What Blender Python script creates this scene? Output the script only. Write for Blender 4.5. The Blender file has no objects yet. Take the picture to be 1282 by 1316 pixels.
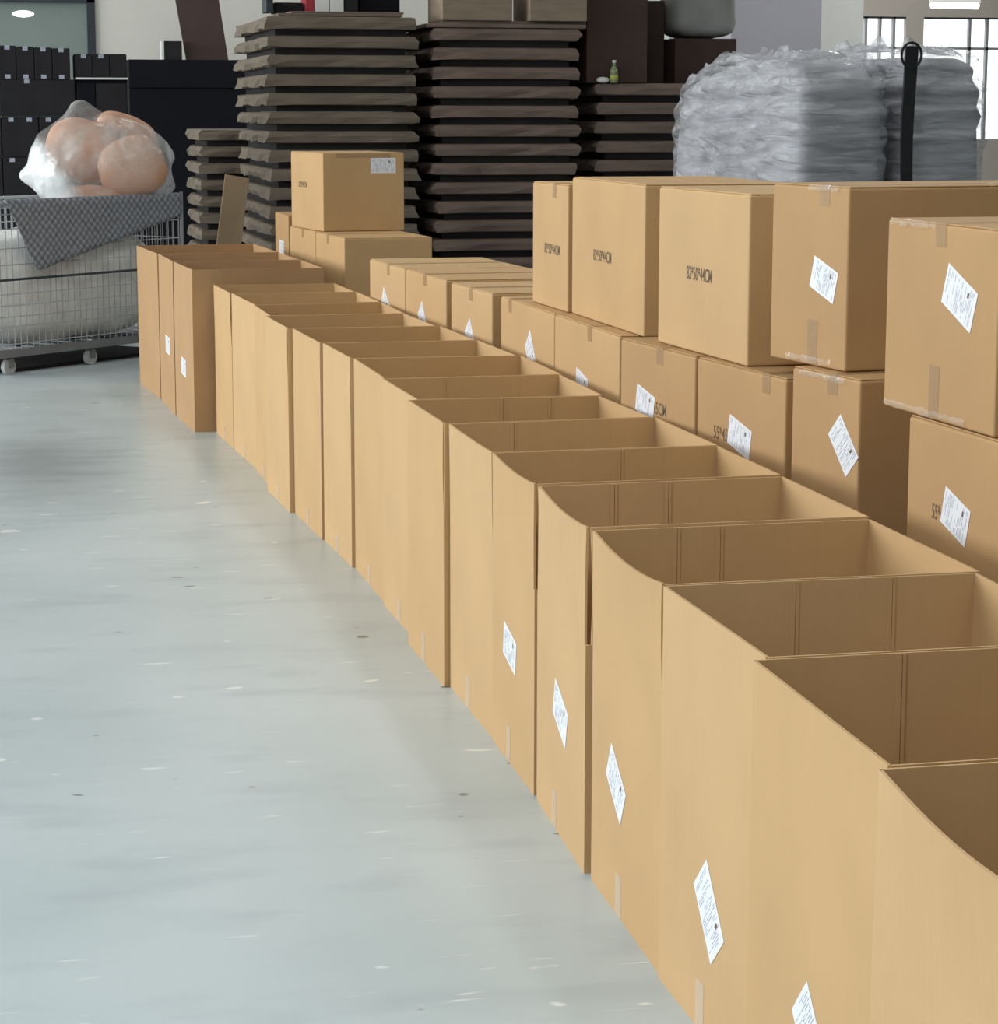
import bpy, bmesh, math, random
from mathutils import Vector, Matrix, noise

random.seed(7)
SC = bpy.context.scene
COL = SC.collection
PI = math.pi
R = math.radians

# ------------------------------------------------------------------ camera
cam_d = bpy.data.cameras.new('camera')
cam = bpy.data.objects.new('camera', cam_d)
COL.objects.link(cam)
SC.camera = cam
YAW, PITCH, ROLL = 0.220641, 0.168139, 0.001098
fw = Vector((math.sin(YAW) * math.cos(PITCH), math.cos(YAW) * math.cos(PITCH), -math.sin(PITCH)))
rt = Vector((math.cos(YAW), -math.sin(YAW), 0))
up = rt.cross(fw)
rt2 = rt * math.cos(ROLL) + up * math.sin(ROLL)
up2 = -rt * math.sin(ROLL) + up * math.cos(ROLL)
M = Matrix((rt2, up2, -fw)).transposed().to_4x4()
M.translation = (0, 0, 1.60485)
cam.matrix_world = M
cam_d.sensor_fit = 'AUTO'
cam_d.sensor_width = 36.0
cam_d.lens = 3019.6 / 1316 * 36.0
cam_d.clip_end = 200

# ------------------------------------------------------------------ light
SC.view_settings.view_transform = 'Standard'
SC.view_settings.look = 'None'
SC.view_settings.gamma = 1
SC.view_settings.use_curve_mapping = False
SC.view_settings.exposure = 0.0
SC.cycles.use_denoising = True
SC.cycles.max_bounces = 8

world = bpy.data.worlds.new('world')
SC.world = world
world.use_nodes = True
world.node_tree.nodes['Background'].inputs[0].default_value = (0.85, 0.92, 1.0, 1)
world.node_tree.nodes['Background'].inputs[1].default_value = 0.6


def area(name, loc, rot, sx, sy, power, color):
    d = bpy.data.lights.new(name, 'AREA')
    d.shape = 'RECTANGLE'
    d.size, d.size_y = sx, sy
    d.energy = power
    d.color = color
    o = bpy.data.objects.new(name, d)
    o.location = loc
    o.rotation_euler = rot
    COL.objects.link(o)
    return o


# daylight through the long window band of the left wall, and bodiless fill lights added under the ceiling
area('window_daylight', (-15.7, 14.6, 4.2), (0, R(-90), 0), 4.6, 15.6, 2600, (0.94, 0.975, 1.0))
for k, (lx, ly, pw, c) in enumerate(((-2.6, 1.0, 340, (0.84, 0.93, 1.0)), (-3.5, 9.0, 70, (0.9, 0.96, 1.0)), (3.0, 2.5, 50, (1.0, 0.99, 0.97)), (3.0, 10.0, 65, (1.0, 0.99, 0.97)),
                                    (2.0, 21.0, 55, (1.0, 0.99, 0.97)), (9.6, 18.8, 190, (1.0, 0.99, 0.97)), (11, 27, 400, (1.0, 0.99, 0.97)), (13, 33, 300, (1.0, 0.99, 0.97)))):
    area('ceiling_fill', (lx, ly, 6.7), (0, 0, 0), 0.5, 4.0, pw, c)


# ------------------------------------------------------------------ materials
def new_mat(name):
    m = bpy.data.materials.new(name)
    m.use_nodes = True
    nt = m.node_tree
    return m, nt, nt.nodes['Principled BSDF']


def srgb(r, g, b):
    f = lambda c: (c / 255 / 12.92) if c / 255 <= 0.04045 else ((c / 255 + 0.055) / 1.055) ** 2.4
    return (f(r), f(g), f(b), 1)


def mat(name, col, rough=0.6, metal=0.0, var=0.08, scale=6.0, bump=0.0, bscale=60.0, stretch=(1, 1, 1), spec=0.5, emit=None):
    m, nt, b = new_mat(name)
    tc = nt.nodes.new('ShaderNodeTexCoord')
    mp = nt.nodes.new('ShaderNodeMapping')
    mp.inputs['Scale'].default_value = stretch
    nt.links.new(tc.outputs['Object'], mp.inputs[0])
    n = nt.nodes.new('ShaderNodeTexNoise')
    n.inputs['Scale'].default_value = scale
    n.inputs['Detail'].default_value = 4
    nt.links.new(mp.outputs[0], n.inputs['Vector'])
    rp = nt.nodes.new('ShaderNodeValToRGB')
    rp.color_ramp.elements[0].position = 0.3
    rp.color_ramp.elements[1].position = 0.7
    rp.color_ramp.elements[0].color = tuple(c * (1 - var) for c in col[:3]) + (1,)
    rp.color_ramp.elements[1].color = tuple(min(1, c * (1 + var)) for c in col[:3]) + (1,)
    nt.links.new(n.outputs['Fac'], rp.inputs[0])
    nt.links.new(rp.outputs[0], b.inputs['Base Color'])
    b.inputs['Roughness'].default_value = rough
    b.inputs['Metallic'].default_value = metal
    b.inputs['Specular IOR Level'].default_value = spec
    if bump:
        n2 = nt.nodes.new('ShaderNodeTexNoise')
        n2.inputs['Scale'].default_value = bscale
        n2.inputs['Detail'].default_value = 3
        nt.links.new(mp.outputs[0], n2.inputs['Vector'])
        bp = nt.nodes.new('ShaderNodeBump')
        bp.inputs['Strength'].default_value = bump
        bp.inputs['Distance'].default_value = 0.01
        nt.links.new(n2.outputs['Fac'], bp.inputs['Height'])
        nt.links.new(bp.outputs[0], b.inputs['Normal'])
    if emit:
        b.inputs['Emission Color'].default_value = emit[0]
        b.inputs['Emission Strength'].default_value = emit[1]
    return m


def cardboard(name, col):
    """kraft board: faint vertical flute lines, soft blotches, fine fibre"""
    m, nt, b = new_mat(name)
    tc = nt.nodes.new('ShaderNodeTexCoord')
    n1 = nt.nodes.new('ShaderNodeTexNoise')
    n1.inputs['Scale'].default_value = 3.0
    n1.inputs['Detail'].default_value = 3
    nt.links.new(tc.outputs['Object'], n1.inputs['Vector'])
    mp = nt.nodes.new('ShaderNodeMapping')
    mp.inputs['Scale'].default_value = (150, 150, 2.0)
    nt.links.new(tc.outputs['Object'], mp.inputs[0])
    n2 = nt.nodes.new('ShaderNodeTexNoise')
    n2.inputs['Scale'].default_value = 1.0
    n2.inputs['Detail'].default_value = 2
    nt.links.new(mp.outputs[0], n2.inputs['Vector'])
    mx = nt.nodes.new('ShaderNodeMath')
    mx.operation = 'MULTIPLY_ADD'
    mx.inputs[1].default_value = 0.25
    nt.links.new(n2.outputs['Fac'], mx.inputs[0])
    nt.links.new(n1.outputs['Fac'], mx.inputs[2])
    rp = nt.nodes.new('ShaderNodeValToRGB')
    rp.color_ramp.elements[0].position = 0.35
    rp.color_ramp.elements[1].position = 0.95
    rp.color_ramp.elements[0].color = tuple(c * 0.93 for c in col[:3]) + (1,)
    rp.color_ramp.elements[1].color = tuple(min(1, c * 1.06) for c in col[:3]) + (1,)
    nt.links.new(mx.outputs[0], rp.inputs[0])
    nt.links.new(rp.outputs[0], b.inputs['Base Color'])
    b.inputs['Roughness'].default_value = 0.72
    b.inputs['Specular IOR Level'].default_value = 0.25
    bp = nt.nodes.new('ShaderNodeBump')
    bp.inputs['Strength'].default_value = 0.06
    bp.inputs['Distance'].default_value = 0.004
    nt.links.new(n2.outputs['Fac'], bp.inputs['Height'])
    nt.links.new(bp.outputs[0], b.inputs['Normal'])
    return m


KRAFT = cardboard('kraft_board', srgb(201, 164, 117))
KRAFT2 = cardboard('kraft_board_pale', srgb(204, 168, 122))
KRAFT_F = cardboard('kraft_board_dull', srgb(182, 145, 105))
KRAFT_D = cardboard('kraft_board_brown', srgb(188, 150, 105))
INK = mat('printing_ink', srgb(104, 84, 60), 0.7, var=0.2, scale=90)
PAPER = mat('label_paper', srgb(238, 240, 244), 0.45, var=0.02)
PRINT = mat('label_print', srgb(176, 180, 196), 0.6, var=0.2, scale=60)
TRAY_TOP = mat('tray_board', srgb(112, 100, 86), 0.75, var=0.18, scale=3, stretch=(1, 1, 8), bump=0.15, bscale=30)
TRAY_BASE = mat('tray_base_board', srgb(30, 28, 28), 0.85, var=0.2, scale=5)  # near-black, so the shade in the gaps between rims is in the colour
TRAY_TOP2 = mat('tray_board_dark', srgb(116, 98, 88), 0.75, var=0.2, scale=3, stretch=(1, 1, 8), bump=0.15, bscale=30)
BLACK = mat('black_board', srgb(40, 38, 41), 0.8, var=0.15, spec=0.3)
NAVY = mat('navy_board', srgb(15, 15, 23), 0.85, var=0.2, scale=2, spec=0.25)
BROWN = mat('dark_brown_board', srgb(66, 48, 43), 0.75, var=0.12, scale=2.5)
STEEL = mat('zinc_wire', srgb(168, 170, 172), 0.45, 0.3, var=0.15)
PAINTED = mat('grey_painted_steel', srgb(128, 130, 132), 0.5, 0.3, var=0.1)
RUBBER = mat('grey_rubber', srgb(176, 178, 178), 0.6, var=0.1)
DARKRUB = mat('dark_steel', srgb(52, 56, 60), 0.5, 0.4, var=0.1)
SACKCLOTH = mat('grey_sackcloth', srgb(238, 238, 236), 0.9, var=0.14, scale=9, bump=0.5, bscale=26)
TAN = mat('tan_cushion_cloth', srgb(206, 156, 124), 0.7, var=0.06, scale=5, bump=0.12, bscale=10)
WALLP = mat('wall_plaster', srgb(222, 219, 210), 0.85, var=0.03, scale=1.2)
WALLD = mat('wall_dim_plaster', srgb(178, 175, 184), 0.85, var=0.03, scale=1.2)
WALLS = mat('wall_side_plaster', srgb(175, 172, 165), 0.9, var=0.04, scale=1)
BEAM = mat('beam_plaster', srgb(150, 143, 135), 0.85, var=0.04, scale=1)
CEIL = mat('ceiling_paint', srgb(205, 203, 198), 0.9, var=0.03, scale=1)
FRAME = mat('window_frame_paint', srgb(56, 62, 70), 0.5, 0.2, var=0.06)
WHITEP = mat('white_paint', srgb(232, 232, 228), 0.6, var=0.03)
OFFICE = mat('office_paint', srgb(190, 200, 195), 0.9, var=0.04)
STRAP = mat('black_webbing', srgb(22, 22, 26), 0.7, var=0.2, scale=60)
TAN_BOARD = cardboard('weathered_board', srgb(150, 128, 100))
WOOD_BOX = mat('pale_box_board', srgb(140, 124, 106), 0.8, var=0.14, scale=4, stretch=(1, 1, 5))
GREYSACK = mat('grey_sack', srgb(150, 150, 148), 0.8, var=0.1, bump=0.5, bscale=8)
RED = mat('red_cover', srgb(170, 50, 62), 0.6)
WHITEB = mat('white_cover', srgb(235, 235, 232), 0.6, var=0.02)
LAMPGLOW = mat('lamp_glow', srgb(255, 255, 255), 0.5, emit=((1, 0.99, 0.96, 1), 5.0))
SKYGLOW = mat('window_daylight_pane', srgb(255, 255, 255), 0.3, emit=((0.97, 0.99, 1, 1), 1.6))


def clear_tape(name, col, alpha, rough=0.16):
    m, nt, b = new_mat(name)
    b.inputs['Base Color'].default_value = col
    b.inputs['Roughness'].default_value = rough
    b.inputs['Alpha'].default_value = alpha
    b.inputs['Specular IOR Level'].default_value = 0.8
    tc = nt.nodes.new('ShaderNodeTexCoord')
    n = nt.nodes.new('ShaderNodeTexNoise')
    n.inputs['Scale'].default_value = 45
    nt.links.new(tc.outputs['Object'], n.inputs['Vector'])
    bp = nt.nodes.new('ShaderNodeBump')
    bp.inputs['Strength'].default_value = 0.25
    bp.inputs['Distance'].default_value = 0.004
    nt.links.new(n.outputs['Fac'], bp.inputs['Height'])
    nt.links.new(bp.outputs[0], b.inputs['Normal'])
    return m


def film(name, col, a_lo, a_hi, scale, rough=0.2, bstr=0.8, bscale=9, stretch=(1, 1, 1), dist=0.05):
    m, nt, b = new_mat(name)
    b.inputs['Base Color'].default_value = col
    b.inputs['Roughness'].default_value = rough
    b.inputs['Specular IOR Level'].default_value = 0.7
    tc = nt.nodes.new('ShaderNodeTexCoord')
    mp = nt.nodes.new('ShaderNodeMapping')
    mp.inputs['Scale'].default_value = stretch
    nt.links.new(tc.outputs['Object'], mp.inputs[0])
    n = nt.nodes.new('ShaderNodeTexNoise')
    n.inputs['Scale'].default_value = scale
    n.inputs['Detail'].default_value = 5
    n.inputs['Distortion'].default_value = 0.6
    nt.links.new(mp.outputs[0], n.inputs['Vector'])
    mr = nt.nodes.new('ShaderNodeMapRange')
    mr.inputs['From Min'].default_value = 0.38
    mr.inputs['From Max'].default_value = 0.66
    mr.inputs['To Min'].default_value = a_lo
    mr.inputs['To Max'].default_value = a_hi
    nt.links.new(n.outputs['Fac'], mr.inputs['Value'])
    nt.links.new(mr.outputs[0], b.inputs['Alpha'])
    n2 = nt.nodes.new('ShaderNodeTexNoise')
    n2.inputs['Scale'].default_value = bscale
    n2.inputs['Detail'].default_value = 5
    n2.inputs['Distortion'].default_value = 0.8
    nt.links.new(mp.outputs[0], n2.inputs['Vector'])
    bp = nt.nodes.new('ShaderNodeBump')
    bp.inputs['Strength'].default_value = bstr
    bp.inputs['Distance'].default_value = dist
    nt.links.new(n2.outputs['Fac'], bp.inputs['Height'])
    nt.links.new(bp.outputs[0], b.inputs['Normal'])
    return m


TAPE = clear_tape('clear_tape', srgb(196, 164, 124), 0.25)
TAPE_P = clear_tape('pale_clear_tape', srgb(250, 238, 220), 0.26)
TAPE_E = clear_tape('crinkled_clear_tape', srgb(240, 232, 220), 0.22, 0.1)
WRAP = film('stretch_wrap_film', srgb(206, 208, 214), 0.2, 0.6, 4, 0.13, 0.8, 3.0, (0.8, 0.8, 5.5), 0.08)
WRAPPED = mat('wrapped_grey_goods', srgb(156, 156, 162), 0.7, var=0.45, scale=3.5, stretch=(1, 1, 4), bump=0.5, bscale=8)
BAG = film('bag_film', srgb(238, 242, 243), 0.13, 0.48, 3.0, 0.16, 0.6, 5, (1, 1, 1), 0.05)


def bunch_bag(m):
    """the film lies in many layers at the left and low in the bag: more opaque there"""
    nt = m.node_tree
    b = nt.nodes['Principled BSDF']
    src = b.inputs['Alpha'].links[0].from_socket
    tc = nt.nodes.new('ShaderNodeTexCoord')
    d = nt.nodes.new('ShaderNodeVectorMath')
    d.operation = 'DOT_PRODUCT'
    d.inputs[1].default_value = (-1.0, 0.0, -0.85)
    nt.links.new(tc.outputs['Object'], d.inputs[0])
    mr = nt.nodes.new('ShaderNodeMapRange')
    mr.inputs['From Min'].default_value = 0.22
    mr.inputs['From Max'].default_value = 0.36
    mr.inputs['To Max'].default_value = 0.8
    nt.links.new(d.outputs['Value'], mr.inputs['Value'])
    mx = nt.nodes.new('ShaderNodeMath')
    mx.operation = 'MAXIMUM'
    nt.links.new(src, mx.inputs[0])
    nt.links.new(mr.outputs[0], mx.inputs[1])
    nt.links.new(mx.outputs[0], b.inputs['Alpha'])


bunch_bag(BAG)


def floor_mat():
    m, nt, b = new_mat('epoxy_floor')
    tc = nt.nodes.new('ShaderNodeTexCoord')
    def noise_node(scale, detail, stretch=(1, 1, 1), rot=0):
        mp = nt.nodes.new('ShaderNodeMapping')
        mp.inputs['Scale'].default_value = stretch
        mp.inputs['Rotation'].default_value = (0, 0, rot)
        nt.links.new(tc.outputs['Object'], mp.inputs[0])
        n = nt.nodes.new('ShaderNodeTexNoise')
        n.inputs['Scale'].default_value = scale
        n.inputs['Detail'].default_value = detail
        nt.links.new(mp.outputs[0], n.inputs['Vector'])
        return n
    def mix(fac, c1, c2):
        x = nt.nodes.new('ShaderNodeMix')
        x.data_type = 'RGBA'
        nt.links.new(fac, x.inputs['Factor'])
        for i, c in ((6, c1), (7, c2)):
            if isinstance(c, tuple):
                x.inputs[i].default_value = c
            else:
                nt.links.new(c, x.inputs[i])
        return x.outputs[2]
    def band(node, lo, hi):
        r = nt.nodes.new('ShaderNodeMapRange')
        r.inputs['From Min'].default_value = lo
        r.inputs['From Max'].default_value = hi
        nt.links.new(node.outputs['Fac'], r.inputs['Value'])
        return r.outputs[0]
    big = noise_node(0.9, 5)
    c = mix(band(big, 0.35, 0.7), srgb(180, 192, 194), srgb(196, 205, 207))
    smear = noise_node(2.2, 6, (1, 2.6, 1), 0.3)
    c = mix(band(smear, 0.52, 0.8), c, srgb(168, 179, 183))
    scr = noise_node(4.0, 3, (1, 7, 1), 0.35)
    c = mix(band(scr, 0.68, 0.73), c, srgb(222, 226, 224))
    chip = noise_node(7.5, 1, (1, 1.8, 1), -0.2)
    c = mix(band(chip, 0.755, 0.775), c, srgb(120, 122, 120))
    chip2 = noise_node(6.3, 1, (1, 1.5, 1), 0.9)
    c = mix(band(chip2, 0.745, 0.765), c, srgb(226, 228, 226))
    # broad soft reflection and shade painted into the floor before the trolley
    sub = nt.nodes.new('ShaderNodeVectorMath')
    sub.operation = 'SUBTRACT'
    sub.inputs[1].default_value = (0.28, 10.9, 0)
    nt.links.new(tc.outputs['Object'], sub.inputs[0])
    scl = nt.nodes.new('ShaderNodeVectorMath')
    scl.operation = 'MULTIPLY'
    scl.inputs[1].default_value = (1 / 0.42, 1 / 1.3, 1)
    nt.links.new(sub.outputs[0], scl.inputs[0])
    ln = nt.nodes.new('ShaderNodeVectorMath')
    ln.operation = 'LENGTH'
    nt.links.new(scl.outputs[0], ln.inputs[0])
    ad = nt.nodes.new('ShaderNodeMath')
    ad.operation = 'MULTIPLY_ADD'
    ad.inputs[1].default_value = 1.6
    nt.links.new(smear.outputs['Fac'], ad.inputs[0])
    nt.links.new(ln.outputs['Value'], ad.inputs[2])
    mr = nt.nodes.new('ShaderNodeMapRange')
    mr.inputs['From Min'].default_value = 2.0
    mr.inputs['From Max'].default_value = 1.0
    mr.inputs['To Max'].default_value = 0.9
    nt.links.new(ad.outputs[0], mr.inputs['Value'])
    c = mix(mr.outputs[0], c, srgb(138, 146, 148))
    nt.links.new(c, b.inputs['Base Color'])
    rr = nt.nodes.new('ShaderNodeMapRange')
    rr.inputs['To Min'].default_value = 0.24
    rr.inputs['To Max'].default_value = 0.42
    nt.links.new(big.outputs['Fac'], rr.inputs['Value'])
    nt.links.new(rr.outputs[0], b.inputs['Roughness'])
    b.inputs['Specular IOR Level'].default_value = 0.34
    bp = nt.nodes.new('ShaderNodeBump')
    bp.inputs['Strength'].default_value = 0.04
    bp.inputs['Distance'].default_value = 0.01
    nt.links.new(smear.outputs['Fac'], bp.inputs['Height'])
    nt.links.new(bp.outputs[0], b.inputs['Normal'])
    return m


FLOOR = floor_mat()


def quilt_mat():
    m, nt, b = new_mat('quilted_blanket_cloth')
    tc = nt.nodes.new('ShaderNodeTexCoord')
    mp = nt.nodes.new('ShaderNodeMapping')
    mp.inputs['Rotation'].default_value = (0, 0, R(45))
    nt.links.new(tc.outputs['UV'], mp.inputs[0])
    ck = nt.nodes.new('ShaderNodeTexVoronoi')
    ck.inputs['Scale'].default_value = 26
    ck.inputs['Randomness'].default_value = 0.15
    nt.links.new(mp.outputs[0], ck.inputs['Vector'])
    rp = nt.nodes.new('ShaderNodeValToRGB')
    rp.color_ramp.elements[0].color = srgb(158, 162, 170)
    rp.color_ramp.elements[1].color = srgb(104, 107, 116)
    rp.color_ramp.elements[0].position = 0.2
    rp.color_ramp.elements[1].position = 0.6
    nt.links.new(ck.outputs['Distance'], rp.inputs[0])
    nt.links.new(rp.outputs[0], b.inputs['Base Color'])
    b.inputs['Roughness'].default_value = 0.85
    bp = nt.nodes.new('ShaderNodeBump')
    bp.invert = True
    bp.inputs['Strength'].default_value = 0.6
    bp.inputs['Distance'].default_value = 0.02
    nt.links.new(ck.outputs['Distance'], bp.inputs['Height'])
    nt.links.new(bp.outputs[0], b.inputs['Normal'])
    return m


QUILT = quilt_mat()


def glass_mat():
    m, nt, b = new_mat('office_glass')
    b.inputs['Base Color'].default_value = srgb(196, 212, 205)
    b.inputs['Roughness'].default_value = 0.05
    b.inputs['Alpha'].default_value = 0.3
    return m


GLASS = glass_mat()


# ------------------------------------------------------------------ mesh helpers
class MB:
    """collects shapes and links them as ONE mesh object"""
    def __init__(s):
        s.v, s.f, s.m, s.mats = [], [], [], []

    def mi(s, m):
        if m not in s.mats:
            s.mats.append(m)
        return s.mats.index(m)

    def add(s, vs, fs, m):
        o = len(s.v)
        k = s.mi(m)
        s.v += [tuple(v) for v in vs]
        for f in fs:
            s.f.append(tuple(i + o for i in f))
            s.m.append(k)

    def hexa(s, b4, t4, m):
        """b4 / t4: four bottom and four top corners, counter-clockwise from above"""
        s.add(list(b4) + list(t4), [(3, 2, 1, 0), (4, 5, 6, 7), (0, 1, 5, 4), (1, 2, 6, 5), (2, 3, 7, 6), (3, 0, 4, 7)], m)

    def box(s, x0, x1, y0, y1, z0, z1, m):
        q = ((x0, y0), (x1, y0), (x1, y1), (x0, y1))
        s.hexa([(a, b, z0) for a, b in q], [(a, b, z1) for a, b in q], m)

    def tube(s, p, q, r, m, n=8, r2=None):
        p, q = Vector(p), Vector(q)
        d = (q - p).normalized()
        a = d.orthogonal().normalized()
        b = d.cross(a)
        r2 = r if r2 is None else r2
        vs = []
        for c, rr in ((p, r), (q, r2)):
            for i in range(n):
                t = 2 * PI * i / n
                vs.append(c + (a * math.cos(t) + b * math.sin(t)) * rr)
        fs = [(i, (i + 1) % n, n + (i + 1) % n, n + i) for i in range(n)]
        fs += [tuple(range(n - 1, -1, -1)), tuple(range(n, 2 * n))]
        s.add(vs, fs, m)

    def path(s, pts, r, m, n=8):
        for a, b in zip(pts, pts[1:]):
            s.tube(a, b, r, m, n)

    def build(s, name, parent=None, smooth=False, bevel=0, seg=2):
        me = bpy.data.meshes.new(name)
        me.from_pydata(s.v, [], s.f)
        for m in s.mats:
            me.materials.append(m)
        for p, k in zip(me.polygons, s.m):
            p.material_index = k
            p.use_smooth = smooth
        o = bpy.data.objects.new(name, me)
        COL.objects.link(o)
        if parent:
            o.parent = parent
        if bevel:
            md = o.modifiers.new('bevel', 'BEVEL')
            md.width = bevel
            md.segments = seg
            md.limit_method = 'ANGLE'
        return o


def thing(name, label, cat, loc=(0, 0, 0), rz=0.0, group=None):
    o = bpy.data.objects.new(name, None)
    o.empty_display_size = 0.1
    COL.objects.link(o)
    o.location = loc
    o.rotation_euler = (0, 0, rz)
    return tag(o, label, cat, group)


def tag(o, label, cat, group=None):
    o['label'] = label
    o['category'] = cat
    if group:
        o['group'] = group
    return o


def struct(o):
    o['kind'] = 'structure'
    return o


ORD = ['first', 'second', 'third', 'fourth', 'fifth', 'sixth', 'seventh', 'eighth', 'ninth', 'tenth', 'eleventh', 'twelfth',
       'thirteenth', 'fourteenth', 'fifteenth', 'sixteenth', 'seventeenth', 'eighteenth', 'nineteenth', 'twentieth']


def sbox(name, x0, x1, y0, y1, z0, z1, m):
    b = MB()
    b.box(x0, x1, y0, y1, z0, z1, m)
    return struct(b.build(name))


# ------------------------------------------------------------------ the hall
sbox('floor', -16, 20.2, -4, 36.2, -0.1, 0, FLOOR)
sbox('ceiling', -16, 20.2, -4, 36.2, 7.0, 7.1, CEIL)
sbox('wall_right', 20, 20.2, -4, 36.2, 0, 7.0, WALLS)
sbox('wall_front', -16, 20.2, -4.2, -4, 0, 7.0, WALLS)
# left wall: solid below and above a long band of window openings
b = MB()
b.box(-16.2, -16, -4, 23, 0, 0.9, WALLS)
b.box(-16.2, -16, -4, 23, 6.3, 7.0, WALLS)
b.box(-16.2, -16, -4, 7.4, 0.9, 6.3, WALLS)
for k in range(8):
    y = 7.4 + k * 2.2
    b.box(-16.2, -16, y, y + 0.15, 0.9, 6.3, WALLS)
struct(b.build('wall_left'))
# back wall with the office window opening, x 0 .. 1.21
b = MB()
WX0, WX1, WZ0, WZ1, WY = -2.6, 1.235, 0.95, 2.66, 23.0
b.box(-16, WX0, WY, WY + 0.2, 0, 7.0, WALLP)
b.box(WX1, 6.6, WY, WY + 0.2, 0, 7.0, WALLP)
b.box(WX0, WX1, WY, WY + 0.2, 0, WZ0, WALLP)
b.box(WX0, WX1, WY, WY + 0.2, WZ1, 7.0, WALLP)
struct(b.build('wall_back'))
b = MB()
b.box(-16, 6.6, 27, 27.2, 0, 7.0, OFFICE)
b.box(-16.2, -16, 23.2, 27.2, 0, 7.0, OFFICE)
b.box(6.6, 6.8, 22.0, 27.2, 0, 7.0, OFFICE)
struct(b.build('wall_office'))
b = MB()
t = 0.075
b.box(WX0, WX1, WY - 0.03, WY + 0.1, WZ1 - 0.03, WZ1 + 0.03, FRAME)
b.box(WX0, WX1, WY - 0.03, WY + 0.1, WZ0, WZ0 + t, FRAME)
b.box(WX0, WX0 + t, WY - 0.03, WY + 0.1, WZ0, WZ1, FRAME)
b.box(WX1 - t, WX1, WY - 0.03, WY + 0.1, WZ0, WZ1, FRAME)
b.box(WX1 - 2.0, WX1 - 2.0 + t, WY - 0.03, WY + 0.1, WZ0, WZ1, FRAME)
w1 = struct(b.build('window_1'))
b = MB()
b.box(WX0 + t, WX1 - 2.0, WY + 0.03, WY + 0.04, WZ0 + t, WZ1 - 0.03, GLASS)
b.box(WX1 - 2.0 + t, WX1 - t, WY + 0.03, WY + 0.04, WZ0 + t, WZ1 - 0.03, GLASS)
b.build('pane', w1)
# glowing globe added behind the glass to stand for a lamp's reflection
t_ = thing('reflection_lamp', 'small round glow standing in for a lamp reflection in the office window', 'lamp', (0.62, 25.0, 2.60))
b = MB()
b.tube((0, 0, 0.03), (0, 0, 2.0), 0.008, FRAME, 6)
b.build('added_cord', t_)
b = MB()
for i in range(6):
    a0, a1 = PI * i / 6, PI * (i + 1) / 6
    b.tube((0, 0, -0.05 * math.cos(a0) * 0.7), (0, 0, -0.05 * math.cos(a1) * 0.7), max(0.001, 0.11 * math.sin(a0)), LAMPGLOW, 16, max(0.001, 0.11 * math.sin(a1)))
b.build('globe', t_, True)

# the grey partition, the white column and the far window wall on the right
sbox('wall_middle', 6.757, 7.606, 20.6, 23.2, 0, 7.0, WALLD)
sbox('trim_column', 8.13, 8.56, 22.0, 22.43, 0, 7.0, WHITEP)
FY, FZ0, FZ1 = 36.0, 1.2, 3.13
b = MB()
b.box(6.8, 20, FY, FY + 0.2, 0, FZ0, BEAM)
b.box(6.8, 20, FY, FY + 0.2, FZ1, 7.0, BEAM)
for x0, x1 in ((6.8, 13.6), (14.74, 15.04), (17.9, 20)):
    b.box(x0, x1, FY, FY + 0.2, FZ0, FZ1, BEAM)
struct(b.build('wall_far'))
for k, (x0, x1, mull) in enumerate(((13.6, 14.74, (14.07, 14.31, 14.545)), (15.04, 17.9, (15.845, 16.145, 16.9)))):
    b = MB()
    b.box(x0, x1, FY + 0.02, FY + 0.1, FZ1 - 0.03, FZ1, FRAME)
    b.box(x0, x1, FY + 0.02, FY + 0.1, 2.62, 2.66, PAINTED)
    for xm in mull:
        b.box(xm - 0.022, xm + 0.022, FY + 0.02, FY + 0.1, FZ0, FZ1, PAINTED)
    w = struct(b.build('window_%d' % (k + 2)))
    b = MB()
    b.box(x0, x1, FY + 0.11, FY + 0.12, FZ0, FZ1, SKYGLOW)
    b.build('pane', w)
# fluorescent lamp in the far hall, hung from the ceiling on two rods
t_ = thing('fluorescent_lamp', 'long lit white fluorescent lamp hanging in the far hall by the windows', 'lamp', (12.1, 28.0, 2.92), R(9))
b = MB()
b.box(-0.35, 0.35, -0.04, 0.04, 0.05, 0.10, WHITEP)
b.build('housing', t_)
b = MB()
b.tube((-0.33, 0, 0.02), (0.33, 0, 0.02), 0.045, LAMPGLOW, 12)
b.build('tube', t_, True)
for sx in (-0.25, 0.25):
    b = MB()
    b.tube((sx, 0, 0.10), (sx, 0, 4.08), 0.006, PAINTED, 6)
    b.build('rod', t_)


# ------------------------------------------------------------------ cartons
def sticker(parent, xf, u, z, ang, w, h, seed):
    """address label on a -X face: u along local Y, ang measured with the near side to the right"""
    rn = random.Random(seed)
    a = R(ang)
    ex = Vector((0, -math.cos(a), math.sin(a)))
    ey = Vector((0, math.sin(a), math.cos(a)))
    c = Vector((xf, u, z))
    def quad(mb, x0, x1, y0, y1, d0, d1, m):
        p = [c + ex * x + ey * y for x, y in ((x0, y0), (x1, y0), (x1, y1), (x0, y1))]
        n = Vector((-1, 0, 0))
        mb.hexa([q + n * d0 for q in p][::-1], [q + n * d1 for q in p][::-1], m)
    b = MB()
    quad(b, -w / 2, w / 2, -h / 2, h / 2, 0.0004, 0.0012, PAPER)
    o = b.build('shipping_label', parent)
    b = MB()
    x = -w * 0.44
    while x < w * 0.42:
        ww = rn.uniform(0.0035, 0.007)
        y = -h * 0.42
        while y < h * 0.40:
            seg = h * rn.uniform(0.10, 0.34)
            if rn.random() < 0.55:
                quad(b, x, x + ww * 0.38, y, min(y + seg, h * 0.43), 0.0012, 0.0014, PRINT)
            y += seg + h * 0.05
        x += ww
    quad(b, w * 0.22, w * 0.27, h * 0.18, h * 0.32, 0.0012, 0.0016, INK)
    b.build('print', o)
    return o


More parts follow.
